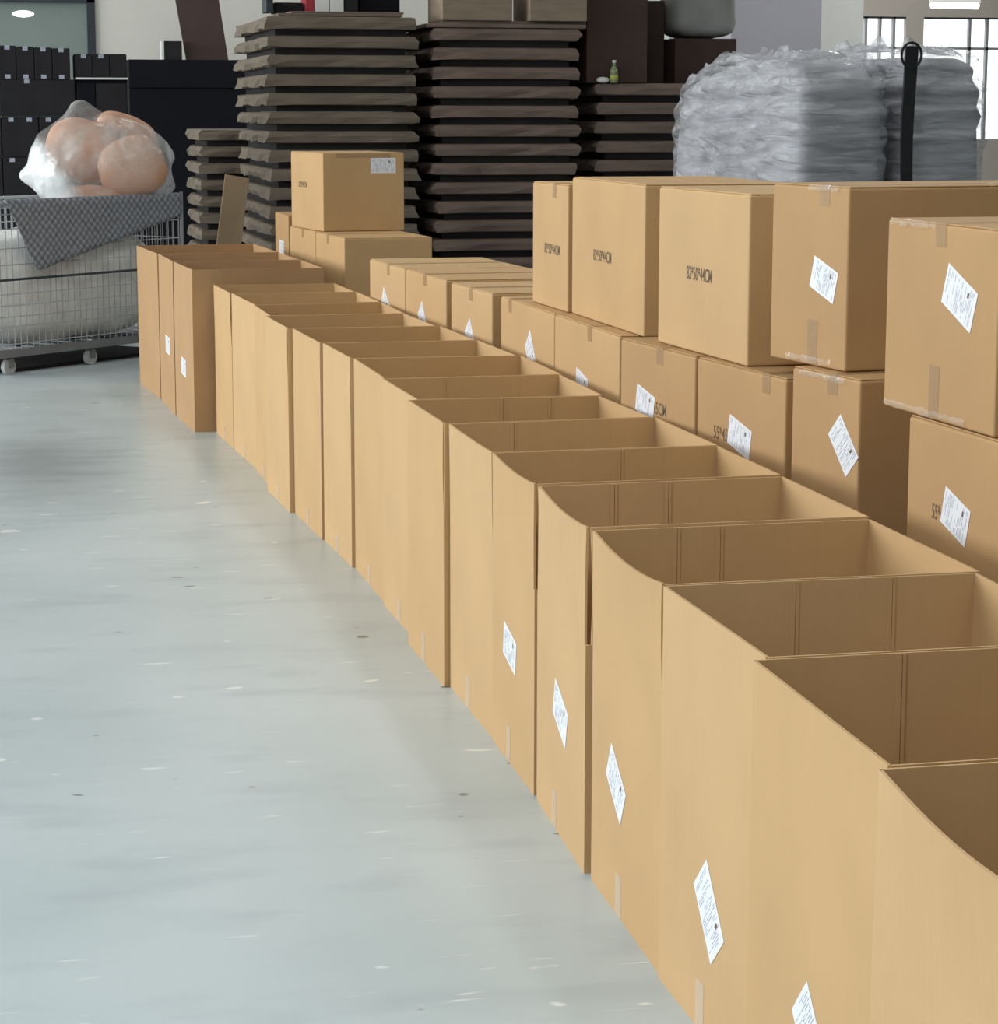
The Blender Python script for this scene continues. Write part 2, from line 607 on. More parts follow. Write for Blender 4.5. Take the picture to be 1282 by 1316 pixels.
def face_text(parent, text, xf, u, z, width, height):
    cu = bpy.data.curves.new('printed_size', 'FONT')
    cu.body = text
    cu.align_x = 'CENTER'
    cu.align_y = 'CENTER'
    cu.size = 1.0
    cu.offset = 0.004
    cu.materials.append(INK)
    tmp = bpy.data.objects.new('printed_size', cu)
    COL.objects.link(tmp)
    me = bpy.data.meshes.new_from_object(tmp.evaluated_get(bpy.context.evaluated_depsgraph_get()))
    bpy.data.objects.remove(tmp)
    o = bpy.data.objects.new('printed_size', me)
    COL.objects.link(o)
    o.parent = parent
    o.location = (xf - 0.0008, u, z)
    o.rotation_euler = (R(90), 0, R(-90))
    o.scale = (width / (0.62 * len(text)), height / 0.72, 1)
    return o


def tape_patch(parent, xf, u, z0, z1, w=0.05, m=None):
    b = MB()
    b.box(xf - 0.0016, xf - 0.0006, u - w / 2, u + w / 2, z0, z1, m or TAPE)
    return b.build('tape', parent)


def open_carton(k, BL, FL, BR, FR, hb, hf, label, group, score=(), bow=0.0, m=KRAFT, sheet=None, tape=None, slit=0.004):
    """carton standing open: body plus four upright flaps. BL.. are the outer corners (x, y)"""
    Q = [Vector((p[0], p[1])) for p in (FL, FR, BR, BL)]            # counter-clockwise
    cx = sum(q.x for q in Q) / 4
    cy = sum(q.y for q in Q) / 4
    F, N = Q[3], Q[0]
    rz = math.atan2(-(F - N).x, (F - N).y)
    root = thing('open_carton', label, 'carton', (cx, cy, 0), rz, group)
    c, s = math.cos(-rz), math.sin(-rz)
    Q = [Vector(((q.x - cx) * c - (q.y - cy) * s, (q.x - cx) * s + (q.y - cy) * c)) for q in Q]
    t = 0.006
    def inset(Q, t):
        out = []
        for i in range(4):
            p, a, b2 = Q[i], Q[i - 1], Q[(i + 1) % 4]
            d1 = (a - p).normalized()
            d2 = (b2 - p).normalized()
            out.append(p + (d1 + d2) * t)
        return out
    I = inset(Q, t)
    b = MB()
    O3 = lambda z, P: [(p.x, p.y, z) for p in P]
    vs = O3(0, Q) + O3(hb, Q) + O3(hb, I) + O3(0.012, I)
    fs = [(3, 2, 1, 0), (12, 13, 14, 15)]
    for i in range(4):
        j = (i + 1) % 4
        fs += [(i, j, 4 + j, 4 + i), (4 + i, 4 + j, 8 + j, 8 + i), (8 + i, 8 + j, 12 + j, 12 + i)]
    b.add(vs, fs, m)
    body = b.build('box_body', root)
    # score lines (folding creases) on the inside of the far wall
    bl, br = I[3], I[2]
    rn = random.Random(k * 13 + 5)
    names = ('near', 'right', 'far', 'left')
    for i in range(4):
        j = (i + 1) % 4
        p, q = Q[i], Q[j]
        d = (q - p).normalized()
        nin = Vector((-d.y, d.x))
        L = (q - p).length
        n = 12
        lean = rn.uniform(-0.002, 0.003) if i in (1, 3) else rn.uniform(-0.001, 0.001)
        bw = bow if i == 3 else 0.0
        vs, fs = [], []
        ga = gb = 0.003
        if i == 3:
            gb = slit                                                # near end of the aisle flap
        if i == 0:
            ga = slit if k in (10, 11) else 0.004
        for a in range(n + 1):
            fr = a / n
            for zi in range(5):
                zt = zi / 4
                wz = min(1.0, 0.15 + 1.5 * zt) * (1 - 0.35 * zt * zt) if k not in (10, 11) else 0.35 + 0.65 * math.sin(PI * min(1.0, 0.25 + 0.6 * zt))
                x = ga * wz + (L - (ga + gb) * wz) * fr
                out = -(lean * zt + bw * math.sin(PI * min(1, fr * 1.0) ** 0.75) * zt ** 1.5)
                if bw:
                    out = -(lean * zt) - bw * math.sin(PI * (1 - fr) ** 0.7) * zt ** 1.5
                z = hb + hf * zt
                P = p + d * x + nin * (out + 0.0)
                P2 = p + d * x + nin * (out + 0.0052)
                vs.append((P.x, P.y, z))
                vs.append((P2.x, P2.y, z))
        W = 10
        for a in range(n):
            for zi in range(4):
                o0 = a * W + zi * 2
                o1 = (a + 1) * W + zi * 2
                fs.append((o0, o1, o1 + 2, o0 + 2))
                fs.append((o0 + 1, o0 + 3, o1 + 3, o1 + 1))
            fs.append((a * W + 8, (a + 1) * W + 8, (a + 1) * W + 9, a * W + 9))
            fs.append((a * W + 0, a * W + 1, (a + 1) * W + 1, (a + 1) * W + 0))
        for a in (0, n):
            for zi in range(4):
                o = a * W + zi * 2
                f = (o, o + 2, o + 3, o + 1)
                fs.append(f if a == 0 else f[::-1])
        b = MB()
        b.add(vs, fs, m)
        if i == 2 and score:
            for fr in score:
                x = L * (1 - fr)
                for sgn, ww in ((-1.4, 0.006), (0.6, 0.009)):
                    P = p + d * (x + sgn * 0.0045) + nin * 0.0050
                    a0 = P - d * ww / 2
                    a1 = P + d * ww / 2
                    top = nin * 0.0026
                    b.hexa([(a0.x, a0.y, hb + 0.001), (a1.x, a1.y, hb + 0.001), (a1.x + top.x, a1.y + top.y, hb + 0.001), (a0.x + top.x, a0.y + top.y, hb + 0.001)],
                           [(a0.x, a0.y, hb + hf - 0.001), (a1.x, a1.y, hb + hf - 0.001), (a1.x + top.x, a1.y + top.y, hb + hf - 0.001), (a0.x + top.x, a0.y + top.y, hb + hf - 0.001)], m)
        b.build('flap', root, smooth=False)
    xf = (Q[0].x + Q[3].x) / 2
    if sheet:
        u, z, ang, w, h = sheet
        sticker(root, xf, u, z, ang, w, h, k)
    if tape:
        tape_patch(root, xf, tape[0], 0.002, tape[1], 0.045, TAPE_P)
    return root


def shiny_edge(parent, x, z, y0, y1, seed, name='loose_tape'):
    """loose crinkled end of clear tape along an edge of the aisle face"""
    rn = random.Random(seed)
    b = MB()
    n = 22
    vs, fs = [], []
    for i in range(n + 1):
        y = y0 + (y1 - y0) * i / n
        for k, (dx, dz) in enumerate(((0.0, 0.009), (-0.003, 0.003), (-0.002, -0.004))):
            vs.append((x - 0.002 + dx + rn.uniform(-0.002, 0.0), y, z + dz + rn.uniform(-0.003, 0.003)))
    for i in range(n):
        for k in range(2):
            fs.append((i * 3 + k, i * 3 + k + 1, (i + 1) * 3 + k + 1, (i + 1) * 3 + k))
    b.add(vs, fs, TAPE_E)
    return b.build(name, parent)


H_ROW, HB_ROW = 0.752, 0.50
ROW = [  # BL, FL, BR of the top rim as (x, y); far end first
    ((1.192, 11.866), (1.214, 11.315), (1.800, 11.846)),
    ((1.215, 11.280), (1.243, 10.610), (1.818, 11.256)),
    ((1.240, 10.564), (1.240, 10.030), (1.829, 10.585)),
    ((1.217, 9.981), (1.233, 9.420), (1.819, 9.990)),
    ((1.253, 9.374), (1.272, 8.785), (1.854, 9.358)),
    ((1.280, 8.740), (1.295, 8.210), (1.877, 8.735)),
    ((1.306, 8.165), (1.303, 7.553), (1.905, 8.140)),
    ((1.294, 7.505), (1.300, 6.968), (1.889, 7.515)),
    ((1.270, 6.929), (1.270, 6.395), (1.864, 6.910)),
    ((1.286, 6.360), (1.283, 5.815), (1.888, 6.380)),
    ((1.280, 5.783), (1.266, 5.262), (1.880, 5.789)),
    ((1.265, 5.229), (1.235, 4.672), (1.870, 5.252)),
    ((1.241, 4.636), (1.222, 4.080), (1.852, 4.646)),
    ((1.216, 4.049), (1.213, 3.490), (1.828, 4.044)),
    ((1.187, 3.452), (1.165, 2.865), (1.787, 3.450)),
    ((1.144, 2.819), (1.120, 2.270), (1.744, 2.815)),
]
SCORE = {9: (0.30,), 8: (0.49, 0.74), 10: (0.56,), 11: (0.30, 0.52), 12: (0.29, 0.445), 13: (0.41, 0.72), 14: (0.41, 0.75), 15: (0.5,), 7: (0.35,)}
SLIT = {0: 0.035, 3: 0.02, 5: 0.02, 6: 0.035, 8: 0.022, 10: 0.012, 11: 0.015, 12: 0.020, 13: 0.010}
BOW = {10: 0.012, 11: 0.014, 12: 0.02, 15: 0.022, 9: 0.004}
SHEET = {10: (0.016, 0.295, -10, 0.155, 0.085), 11: (-0.033, 0.285, -19, 0.155, 0.09), 12: (0.06, 0.271, -31, 0.145, 0.088),
         13: (-0.014, 0.234, -47, 0.155, 0.098), 14: (-0.023, 0.248, -44, 0.145, 0.098)}
NEAR = ['nearest open carton of the long row, running out of the frame at lower right',
        'open carton second from the near end of the long row, label low on its side',
        'open carton third from the near end, tilted white label low on its aisle side',
        'open carton fourth from the near end, bowed aisle flap and steep narrow label',
        'open carton fifth from the near end, wide slit at its near corner above the label',
        'open carton sixth from the near end, farthest one with a white label mid side',
        'open carton seventh from the near end, just nearer than the plain sixteen-step corner strip',
        'open carton eighth from the near end of the long row, plain unlabelled side',
        'open carton ninth from the near end of the long row, plain unlabelled side',
        'open carton tenth from the near end, with a short slit in its upper corner',
        'open carton eleventh from the near end of the long row, narrow side strip',
        'open carton twelfth from the near end of the long row, narrow side strip',
        'open carton thirteenth from the near end of the long row, plain tan side',
        'open carton fourteenth from the near end of the long row, plain tan side',
        'open carton fifteenth from the near end, second in front of the taller trio',
        'open carton right in front of the three taller cartons, far end of the long row']
NEAR[6] = 'open carton seventh from the near end, its far corner just past a brown shadow strip'
for i, (BL, FL, BR) in enumerate(ROW):
    if i + 1 < len(ROW):
        nBR = ROW[i + 1][2]
        dl = FL[1] - ROW[i + 1][0][1]
        if dl < 0.055 and i not in (10, 11):                                               # neighbours stand rim to rim
            dl = 0.010
            FL = (FL[0], ROW[i + 1][0][1] + dl)
        FR = (nBR[0] + 0.5 * (BR[0] - nBR[0]), max(nBR[1] + min(dl, 0.03), BR[1] - 0.62))
    else:
        FR = (BR[0] - 0.02, BR[1] - 0.55)
    open_carton(i, BL, FL, BR, FR, HB_ROW, H_ROW - HB_ROW, NEAR[15 - i], 'open cartons in the long row', SCORE.get(i, ()),
                BOW.get(i, 0.0), (KRAFT, KRAFT2)[i % 2], SHEET.get(i), ((0.03, 0.09) if i >= 8 else (0.02, 0.07)), SLIT.get(i, 0.005))

# three taller open cartons at the far end of the row
TRIO = [((0.972, 14.20), (1.028, 13.36), (1.673, 14.26), (1.709, 13.37)),
        ((1.030, 13.33), (1.050, 12.635), (1.711, 13.34), (1.735, 12.64)),
        ((1.052, 12.605), (1.087, 11.925), (1.737, 12.61), (1.757, 11.925))]
TL = ['farthest tall open carton, left of the leaning board, by the cage trolley',
      'middle one of the three tall open cartons, higher white label on its side',
      'front one of the three tall open cartons, lower white label near its corner']
for i, (BL, FL, BR, FR) in enumerate(TRIO):
    open_carton(40 + i, BL, FL, BR, FR, 0.55, 0.275, TL[i], 'tall open cartons at the far end', (), 0.0, KRAFT_F,
                {1: (-0.038, 0.349, 0, 0.2, 0.094), 2: (0.034, 0.297, -3, 0.16, 0.09)}.get(i), None, 0.003)


def closed_carton(k, F, N, z0, z1, depth, label, group=None, m=KRAFT, sheet=None, text=None, tapes=(), top_tape=None, name='closed_carton'):
    """sealed carton; F / N = far and near ends of its aisle-side bottom edge"""
    F, N = Vector(F), Vector(N)
    L = (F - N).length
    ey = (F - N).normalized()
    ex = Vector((ey.y, -ey.x))
    c = (F + N) / 2 + ex * depth / 2
    rz = math.atan2(-ey.x, ey.y)
    root = thing(name, label, 'carton', (c.x, c.y, z0), rz, group)
    H = z1 - z0
    x0, x1 = -depth / 2, depth / 2
    b = MB()
    b.box(x0, x1, -L / 2, L / 2, 0, H - 0.004, m)
    b.build('box_body', root, bevel=0.006, seg=3)
    for a0, a1 in ((x0 + 0.004, -0.0025), (0.0025, x1 - 0.004)):
        b = MB()
        b.box(a0, a1, -L / 2 + 0.004, L / 2 - 0.004, H - 0.0038, H, m)
        b.build('top_flap', root, bevel=0.0015, seg=1)
    if sheet:
        u, z, ang, w, h = sheet
        sticker(root, x0, u, z - z0, ang, w, h, 100 + k)
    if text:
        face_text(root, text[0], x0, text[1], text[2] - z0, text[3], text[4])
    for u, za, zb in tapes:
        tape_patch(root, x0, u, za - z0, zb - z0)
    if top_tape is not None:
        b = MB()
        b.box(x0 + 0.002, x1 - 0.002, top_tape - 0.025, top_tape + 0.025, H + 0.0004, H + 0.0012, TAPE)
        b.box(x0 - 0.0016, x0 - 0.0004, top_tape - 0.025, top_tape + 0.025, H - 0.05, H + 0.0006, TAPE)
        b.build('tape', root)
    return root


UP, LOW = 'upper sealed cartons on the right', 'lower sealed cartons on the right'
BIG, SML = '82*50*44CM', '55*45*45CM'
closed_carton(1, (1.998, 8.353), (2.003, 7.859), 0.9267, 1.3630, .50, 'upper sealed carton farthest back, lower top than its neighbour', UP, KRAFT, None,
              (BIG, -0.036, 1.131, 0.25, 0.036), (), -0.068)
closed_carton(2, (2.012, 7.833), (2.010, 6.937), 0.9267, 1.3918, .50, 'upper sealed carton with size print, touching the shorter carton behind it', UP, KRAFT, None,
              (BIG, 0.045, 1.143, 0.265, 0.038))
closed_carton(3, (1.951, 6.585), (1.988, 5.88), .9465, 1.398, .50, 'upper sealed carton with size print standing between two dark gaps', UP, KRAFT2, None,
              (BIG, 0.015, 1.163, 0.235, 0.038))
c4 = closed_carton(4, (2.0, 5.735), (2.058, 5.35), .987, 1.432, .80, 'upper carton set end-on with taped edges and a tilted white label', UP, KRAFT_D,
              (-0.081, 1.203, -17, .125, .08), None, ((-0.03, 0.992, 1.10),), -0.077)
c5 = closed_carton(5, (2.012, 4.985), (2.026, 4.42), .952, 1.375, .60, 'nearest upper carton at the right edge, tilted white label high up', UP, KRAFT_D,
              (-0.1, 1.224, -21, .155, .09), None, ((0.012, 0.955, 1.07),), 0.0)
closed_carton(6, (1.844, 11.021), (1.877, 10.285), 0, 0.9252, .55, 'lower carton at the far end of the sealed row, open label corner showing', LOW, KRAFT2,
              (0.036, 0.739, -35, .13, .10), None, (), -0.039)
closed_carton(7, (1.878, 10.269), (1.914, 9.538), 0, 0.9252, .55, 'second lower carton from the far end of the sealed row', LOW, KRAFT,
              (0.053, 0.727, -50, .13, .10), None, (), 0.0)
closed_carton(8, (1.906, 9.394), (1.942, 8.786), 0, 0.9252, .55, 'third lower carton from the far end, dark gaps on both sides', LOW, KRAFT2,
              (0.013, 0.724, -53, .13, .10), None, (), -0.003)
closed_carton(9, (1.949, 8.662), (1.951, 7.838), 0, 0.9252, .55, 'lower carton under the shortest upper carton, steeply tilted label', LOW, KRAFT,
              (-0.068, 0.757, -50, .13, .10), None, (), 0.252)
closed_carton(10, (1.951, 7.828), (1.953, 7.004), 0, 0.9252, .55, 'lower carton under the size-printed pair, label cut off by a flap', LOW, KRAFT,
              (0.042, 0.722, -10, .15, .08), None, (), -0.057)
closed_carton(11, (1.885, 6.745), (1.94, 6.18), 0, .945, .55, 'lower carton with a label and the letters CM beside it', LOW, KRAFT_D,
              (0.084, .771, -11, .14, .08), (SML, 0.03, .766, .26, .036), (), -0.027)
closed_carton(12, (1.942, 6.165), (1.998, 5.60), 0, .945, .55, 'lower carton under the size-printed upper one, figures 55 left of its label', LOW, KRAFT_D,
              (-0.005, .76, -12, .145, .08), (SML, 0.06, .752, .25, .036), (), -0.168)
c13 = closed_carton(13, (1.99, 5.53), (2.04, 5.2), 0, .985, .55, 'narrow lower carton with a steeply tilted label below the end-on carton', LOW, KRAFT_D,
              (-0.095, .819, -46, .13, .08), None, (), -0.036)
closed_carton(14, (2.012, 4.83), (2.025, 4.25), 0, .95, .55, 'lower carton at the right edge, figures 55 beside its white label', LOW, KRAFT_D,
              (0.037, .763, -16, .13, .083), (SML, 0.075, .755, .19, .034))
shiny_edge(c4, -0.40, 0.012, -0.13, 0.10, 1)
shiny_edge(c4, -0.40, 0.436, -0.15, 0.0, 2)
shiny_edge(c5, -0.30, 0.010, -0.15, 0.27, 3)
shiny_edge(c5, -0.30, 0.415, 0.02, 0.26, 4)
shiny_edge(c13, -0.275, 0.972, -0.10, 0.13, 5)
FARG = 'sealed cartons at the far end behind the row'
closed_carton(15, (1.856, 13.95), (1.905, 13.24), 0, .945, .487, 'low sealed carton directly under the single high carton', FARG, KRAFT, None, None, (), -0.019)
closed_carton(16, (1.906, 13.225), (1.956, 12.51), 0, .945, .487, 'low sealed carton in front, its wide brown end below the high carton', FARG, KRAFT, None, None, (), 0.047)
closed_carton(17, (1.86, 14.66), (1.86, 14.05), 0, 1.0, .5, 'tan carton half hidden at the back with a small white label', FARG, KRAFT_D,
              (0.006, .798, 0, .2, .08))
r_ = closed_carton(18, (1.856, 13.86), (1.945, 13.19), .9465, 1.385, .478, 'single sealed carton on top at the far end, white label on its brown front', FARG, KRAFT, None,
                   (BIG, 0.084, 1.197, .2, .034))
# its label sits on the near face
lab_root = sticker(r_, 0, 0, 0, 0, .148, .085, 118)
lab_root.rotation_euler = (0, 0, R(90))
lab_root.location = (0.115, -0.6755 / 2, 0.366)
b = MB()
b.box(-0.16, 0.16, -0.6755 / 2 - 0.0016, -0.6755 / 2 - 0.0004, 0.41, 0.434, TAPE)
b.build('tape', r_)


# ------------------------------------------------------------------ stacked dark trays
def tray_mesh(w, d, rn, top, base, ht=0.088, hb=0.05):
    """flat board tray: a thick rim slab with an uneven, flared edge above a recessed base"""
    nx, ny = 6, 10
    ring = [(i / nx, 0) for i in range(nx)] + [(1, j / ny) for j in range(ny)] + [(1 - i / nx, 1) for i in range(nx)] + [(0, 1 - j / ny) for j in range(ny)]
    n = len(ring)
    def lev(z, off, jit):
        out = []
        for (u, v) in ring:
            x = (u - 0.5) * (w - 2 * off)
            y = (v - 0.5) * (d - 2 * off)
            if u == 0:
                x += rn.uniform(-jit, jit * 0.4)
            if u == 1:
                x += rn.uniform(-jit * 0.4, jit)
            if v == 0:
                y += rn.uniform(-jit, jit) * 0.4
            zz = z + (rn.uniform(-jit, jit) * 0.35 if u in (0, 1) else 0)
            out.append((x, y, zz))
        return out
    levels = [lev(hb, 0.035, 0.01), lev(hb + 0.006, 0.008, 0.034), lev(hb + ht * 0.55, 0.0, 0.026), lev(hb + ht - 0.006, 0.012, 0.012), lev(hb + ht, 0.03, 0.0)]
    vs = [p for l in levels for p in l]
    fs = [tuple(range(n - 1, -1, -1))]
    for k in range(len(levels) - 1):
        for i in range(n):
            j = (i + 1) % n
            fs.append((k * n + i, k * n + j, (k + 1) * n + j, (k + 1) * n + i))
    fs.append(tuple((len(levels) - 1) * n + i for i in range(n)))
    a = MB()
    a.add(vs, fs, top)
    c = MB()
    e = 0.065
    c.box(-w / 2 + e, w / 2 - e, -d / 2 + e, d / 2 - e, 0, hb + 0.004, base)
    return a, c


def tray_stack(x0, x1, yf, depth, n, pitch, lab, group, top, base, variants=5, shifts=None, seed=0, ht=0.088):
    rn = random.Random(seed)
    w = x1 - x0
    protos = []
    for i in range(n):                                              # i = 0 is the lowest
        t = i % variants
        lb = lab % ORD[n - 1 - i] if i < n - 1 else lab % 'top'
        lb = lb.replace('top from the top', 'topmost')
        pos = (x0 + w / 2 + rn.uniform(-0.012, 0.012), yf + depth / 2 + rn.uniform(-0.012, 0.012), i * pitch)
        if shifts and (n - 1 - i) in shifts:
            pos = (pos[0] + shifts[n - 1 - i], pos[1], pos[2])
        rz = rn.uniform(-0.006, 0.006)
        if i < variants:
            root = thing('board_tray', lb, 'tray', pos, rz, group)
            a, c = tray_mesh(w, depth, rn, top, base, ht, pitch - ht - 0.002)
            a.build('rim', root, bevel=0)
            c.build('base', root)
            protos.append(root)
        else:
            src = protos[rn.randrange(variants)]
            root = src.copy()
            COL.objects.link(root)
            root.location = pos
            root.rotation_euler = (0, 0, rz)
            root['label'] = lb
            for ch in src.children:
                k = ch.copy()
                COL.objects.link(k)
                k.parent = root


tray_stack(2.12, 3.20, 17.0, 1.95, 17, 0.1345, '%s from the top of the tall left stack of dark board trays', 'dark trays in the left stack', TRAY_TOP, TRAY_BASE, seed=3)
tray_stack(3.33, 4.42, 17.0, 1.6, 16, 0.1385, '%s from the top of the middle stack of dark board trays', 'dark trays in the middle stack', TRAY_TOP2, TRAY_BASE, seed=5)
tray_stack(4.58, 5.75, 17.1, 1.5, 13, 0.1405, '%s from the top of the low right stack of dark board trays', 'dark trays in the right stack', TRAY_TOP2, TRAY_BASE, seed=8)
tray_stack(1.84, 2.70, 19.25, 1.1, 11, 0.1340, '%s from the top of the low stack of dark trays behind the leaning board', 'dark trays in the low stack behind', TRAY_TOP, TRAY_BASE, seed=11)
Z1, Z2, Z3 = 17 * 0.1345, 16 * 0.1385, 13 * 0.1405


def carton_box(name, label, cat, x0, x1, y0, y1, z0, z1, m, group=None, lid=True, rz=0.0, m2=None):
    root = thing(name, label, cat, ((x0 + x1) / 2, (y0 + y1) / 2, z0), rz, group)
    w, d, h = (x1 - x0) / 2, (y1 - y0) / 2, z1 - z0
    b = MB()
    b.box(-w, w, -d, d, 0, h - 0.004, m)
    b.build('box_body', root, bevel=0.005, seg=2)
    if lid:
        for a0, a1 in ((-w + 0.003, -0.003), (0.003, w - 0.003)):
            b = MB()
            b.box(a0, a1, -d + 0.003, d - 0.003, h - 0.0038, h, m2 or m)
            b.build('top_flap', root)
    return root


# things lying on the stacks
g = 'weathered boxes on the middle stack'
carton_box('weathered_box', 'left weathered pale box on top of the middle stack', 'box', 3.40, 3.92, 17.05, 17.6, Z2 + .052, Z2 + .40, WOOD_BOX, g)
carton_box('weathered_box', 'right weathered pale box on top of the middle stack', 'box', 4.04, 4.47, 17.0, 17.55, Z2 + .052, Z2 + .40, WOOD_BOX, g)
b = MB()
b.box(-0.62, 0.57, -0.6, 0.6, 0, 0.028, TRAY_TOP2)
b.box(-0.50, 0.58, -0.55, 0.55, 0.028, 0.050, TRAY_TOP)
o = tag(b.build('board_sheet', bevel=0.004), 'loose dark board sheets under the pale boxes on the middle stack', 'board')
o.location = (3.90, 17.62, Z2 + 0.001)
b = MB()
b.box(-0.46, 0.44, -0.5, 0.5, 0, 0.02, TRAY_TOP)
b.box(-0.36, 0.46, -0.46, 0.46, 0.02, 0.036, TRAY_TOP2)
o = tag(b.build('board_sheet', bevel=0.004), 'loose dark board sheets lying on the tall left stack', 'board')
o.location = (2.66, 17.55, Z1 + 0.001)
o.rotation_euler = (0, 0, 0.01)
carton_box('brown_carton', 'tall dark brown carton standing on the low right tray stack', 'carton', 4.50, 4.965, 17.12, 18.35, Z3 + .001, Z3 + 0.95, BROWN, 'brown cartons on the right stack')
carton_box('brown_carton', 'narrow dark carton wedged behind the tall brown carton', 'carton', 4.99, 5.21, 17.5, 18.0, Z3 + .001, Z3 + 0.62, BROWN, 'brown cartons on the right stack')
carton_box('brown_carton', 'dark brown carton carrying the grey sack', 'carton', 5.235, 5.72, 17.3, 17.85, Z3 + .001, Z3 + 0.335, BROWN, 'brown cartons on the right stack')


def blob(name, m, sx, sy, sz, amp, freq, seed, p=3.0, n=28, parent=None, flat=True, extra=None, loc=(0, 0, 0), zf=1.0):
    """superellipsoid displaced by noise; rests on z = 0 when flat"""
    vs, fs = [], []
    nu, nv = n * 2, n
    sg = lambda c, e: math.copysign(abs(c) ** e, c)
    off = Vector((seed * 3.7, seed * 1.3, seed * 2.1))
    for j in range(nv + 1):
        ph = -PI / 2 + PI * j / nv
        for i in range(nu):
            th = 2 * PI * i / nu
            e = 2.0 / p
            v = Vector((sx * sg(math.cos(ph), e) * sg(math.cos(th), e), sy * sg(math.cos(ph), e) * sg(math.sin(th), e), sz * sg(math.sin(ph), e)))
            dn = noise.fractal(Vector((v.x * freq, v.y * freq, v.z * freq * zf)) + off, 1.0, 2.0, 4)
            v = v * (1 + amp * dn / max(0.2, v.length))
            if extra:
                v = extra(v)
            if flat:
                v.z = max(v.z, -sz * 0.97)
            v.z += sz * 0.97 if flat else 0
            vs.append(v + Vector(loc))
    for j in range(nv):
        for i in range(nu):
            k = (i + 1) % nu
            fs.append((j * nu + i, j * nu + k, (j + 1) * nu + k, (j + 1) * nu + i))
    b = MB()
    b.add(vs, fs, m)
    return b.build(name, parent, True)


o = tag(blob('grey_sack', GREYSACK, 0.26, 0.26, 0.20, 0.03, 5, 4, 4.0, 20), 'full grey sack lying on the dark brown carton near the grey wall', 'sack')
o.location = (5.50, 17.58, Z3 + 0.345)
# small bottle and scraps in front of the tall brown carton
t_ = thing('plastic_bottle', 'small green and yellow plastic bottle on the right tray stack', 'bottle', (4.70, 17.08, Z3 - 0.05 + 0.051))
BOT = mat('bottle_green', srgb(138, 150, 110), 0.3, var=0.1)
BOTL = mat('bottle_label', srgb(176, 178, 84), 0.5, var=0.1)
b = MB()
prof = [(0.0, 0.028), (0.06, 0.030), (0.10, 0.026), (0.125, 0.012), (0.145, 0.012)]
for (z0, r0), (z1, r1) in zip(prof, prof[1:]):
    b.tube((0, 0, z0), (0, 0, z1), r0, BOT, 14, r1)
b.build('bottle_body', t_, True)
b = MB()
b.tube((0, 0, 0.02), (0, 0, 0.055), 0.0312, BOTL, 14)
b.build('bottle_label', t_, True)
b = MB()
b.tube((0, 0, 0.145), (0, 0, 0.165), 0.014, WHITEP, 12)
b.build('cap', t_, True)
o = tag(blob('plastic_scrap', WHITEP, 0.05, 0.03, 0.022, 0.02, 12, 9, 2.2, 10), 'crumpled white plastic scrap left of the small bottle', 'scrap')
o.location = (4.615, 17.09, Z3 + 0.001)

# items on top of the tall left stack
zt = Z1 + 0.0385
for x0, x1, y0, h, m, nm, lb, cat in (
        (2.14, 2.19, 17.35, 0.10, FRAME, 'small_case', 'small dark case at the left end on top of the left stack', 'case'),
        (2.235, 2.44, 17.45, 0.075, BLACK, 'flat_black_case', 'flat black case lying on top of the tall left stack', 'case'),
        (2.455, 2.52, 17.40, 0.30, RED, 'red_binder', 'red binder standing on top of the tall left stack', 'binder'),
        (2.523, 2.63, 17.40, 0.30, WHITEB, 'white_binder', 'white binder standing next to the red binder', 'binder'),
        (2.635, 2.735, 17.40, 0.30, WHITEB, 'white_binder', 'white binder standing next to the dark case', 'binder'),
        (2.745, 2.84, 17.40, 0.28, BLACK, 'upright_dark_case', 'upright dark case right of the white binders', 'case'),
        (2.86, 3.16, 17.45, 0.30, NAVY, 'navy_carton', 'navy carton on the right end of the tall left stack', 'carton')):
    root = thing(nm, lb, cat, ((x0 + x1) / 2, y0, zt if x1 > 2.2 else Z1 + 0.001))
    if nm == 'small_case':
        root.location.z = zt + 0.0
        root.location.x += 0.02
    w = (x1 - x0) / 2
    b = MB()
    b.box(-w, w, 0, 0.26, 0, h, m)
    b.build('cover' if 'binder' in nm else 'body', root, bevel=0.004, seg=2)
    if 'binder' in nm:
        b = MB()
        b.box(-w + 0.006, w - 0.006, 0.006, 0.255, h + 0.0005, h + 0.004, PAPER)
        b.build('pages', root)
    else:
        b = MB()
        b.box(-w * 0.5, w * 0.5, -0.006, -0.001, h * 0.75, h * 0.85, DARKRUB)
        b.build('handle', root)

# long board leaning against the stacks
t_ = thing('leaning_board', 'long tan board leaning against the dark tray stacks', 'board', (1.66, 16.42, 0))
b = MB()
H = 1.19
top = Vector((0.215, 0.45, H - 0.03))
q = [(-0.085, 0), (0.085, 0), (0.085, 0.03), (-0.085, 0.03)]
b.hexa([(x, y, 0.0) for x, y in q], [(x + top.x, y + top.y, top.z - x * 0.18) for x, y in q], TAN_BOARD)
b.build('board', t_, bevel=0.003)

# ------------------------------------------------------------------ black and navy cartons at the back left
def labelled_black(x0, x1, y, z0, z1, label, group, dots=((0.5, 0.9),), d=0.4, m=BLACK):
    root = carton_box('black_carton', label, 'carton', x0, x1, y, y + d, z0, z1, m, group)
    w, h = x1 - x0, z1 - z0
    for fx, fz in dots:
        b = MB()
        b.box((fx - 0.5) * w - 0.018, (fx - 0.5) * w + 0.018, -d / 2 - 0.002, -d / 2 - 0.0005, fz * h - 0.014, fz * h + 0.014, PRINT)
        b.build('sticker', root)
    return root


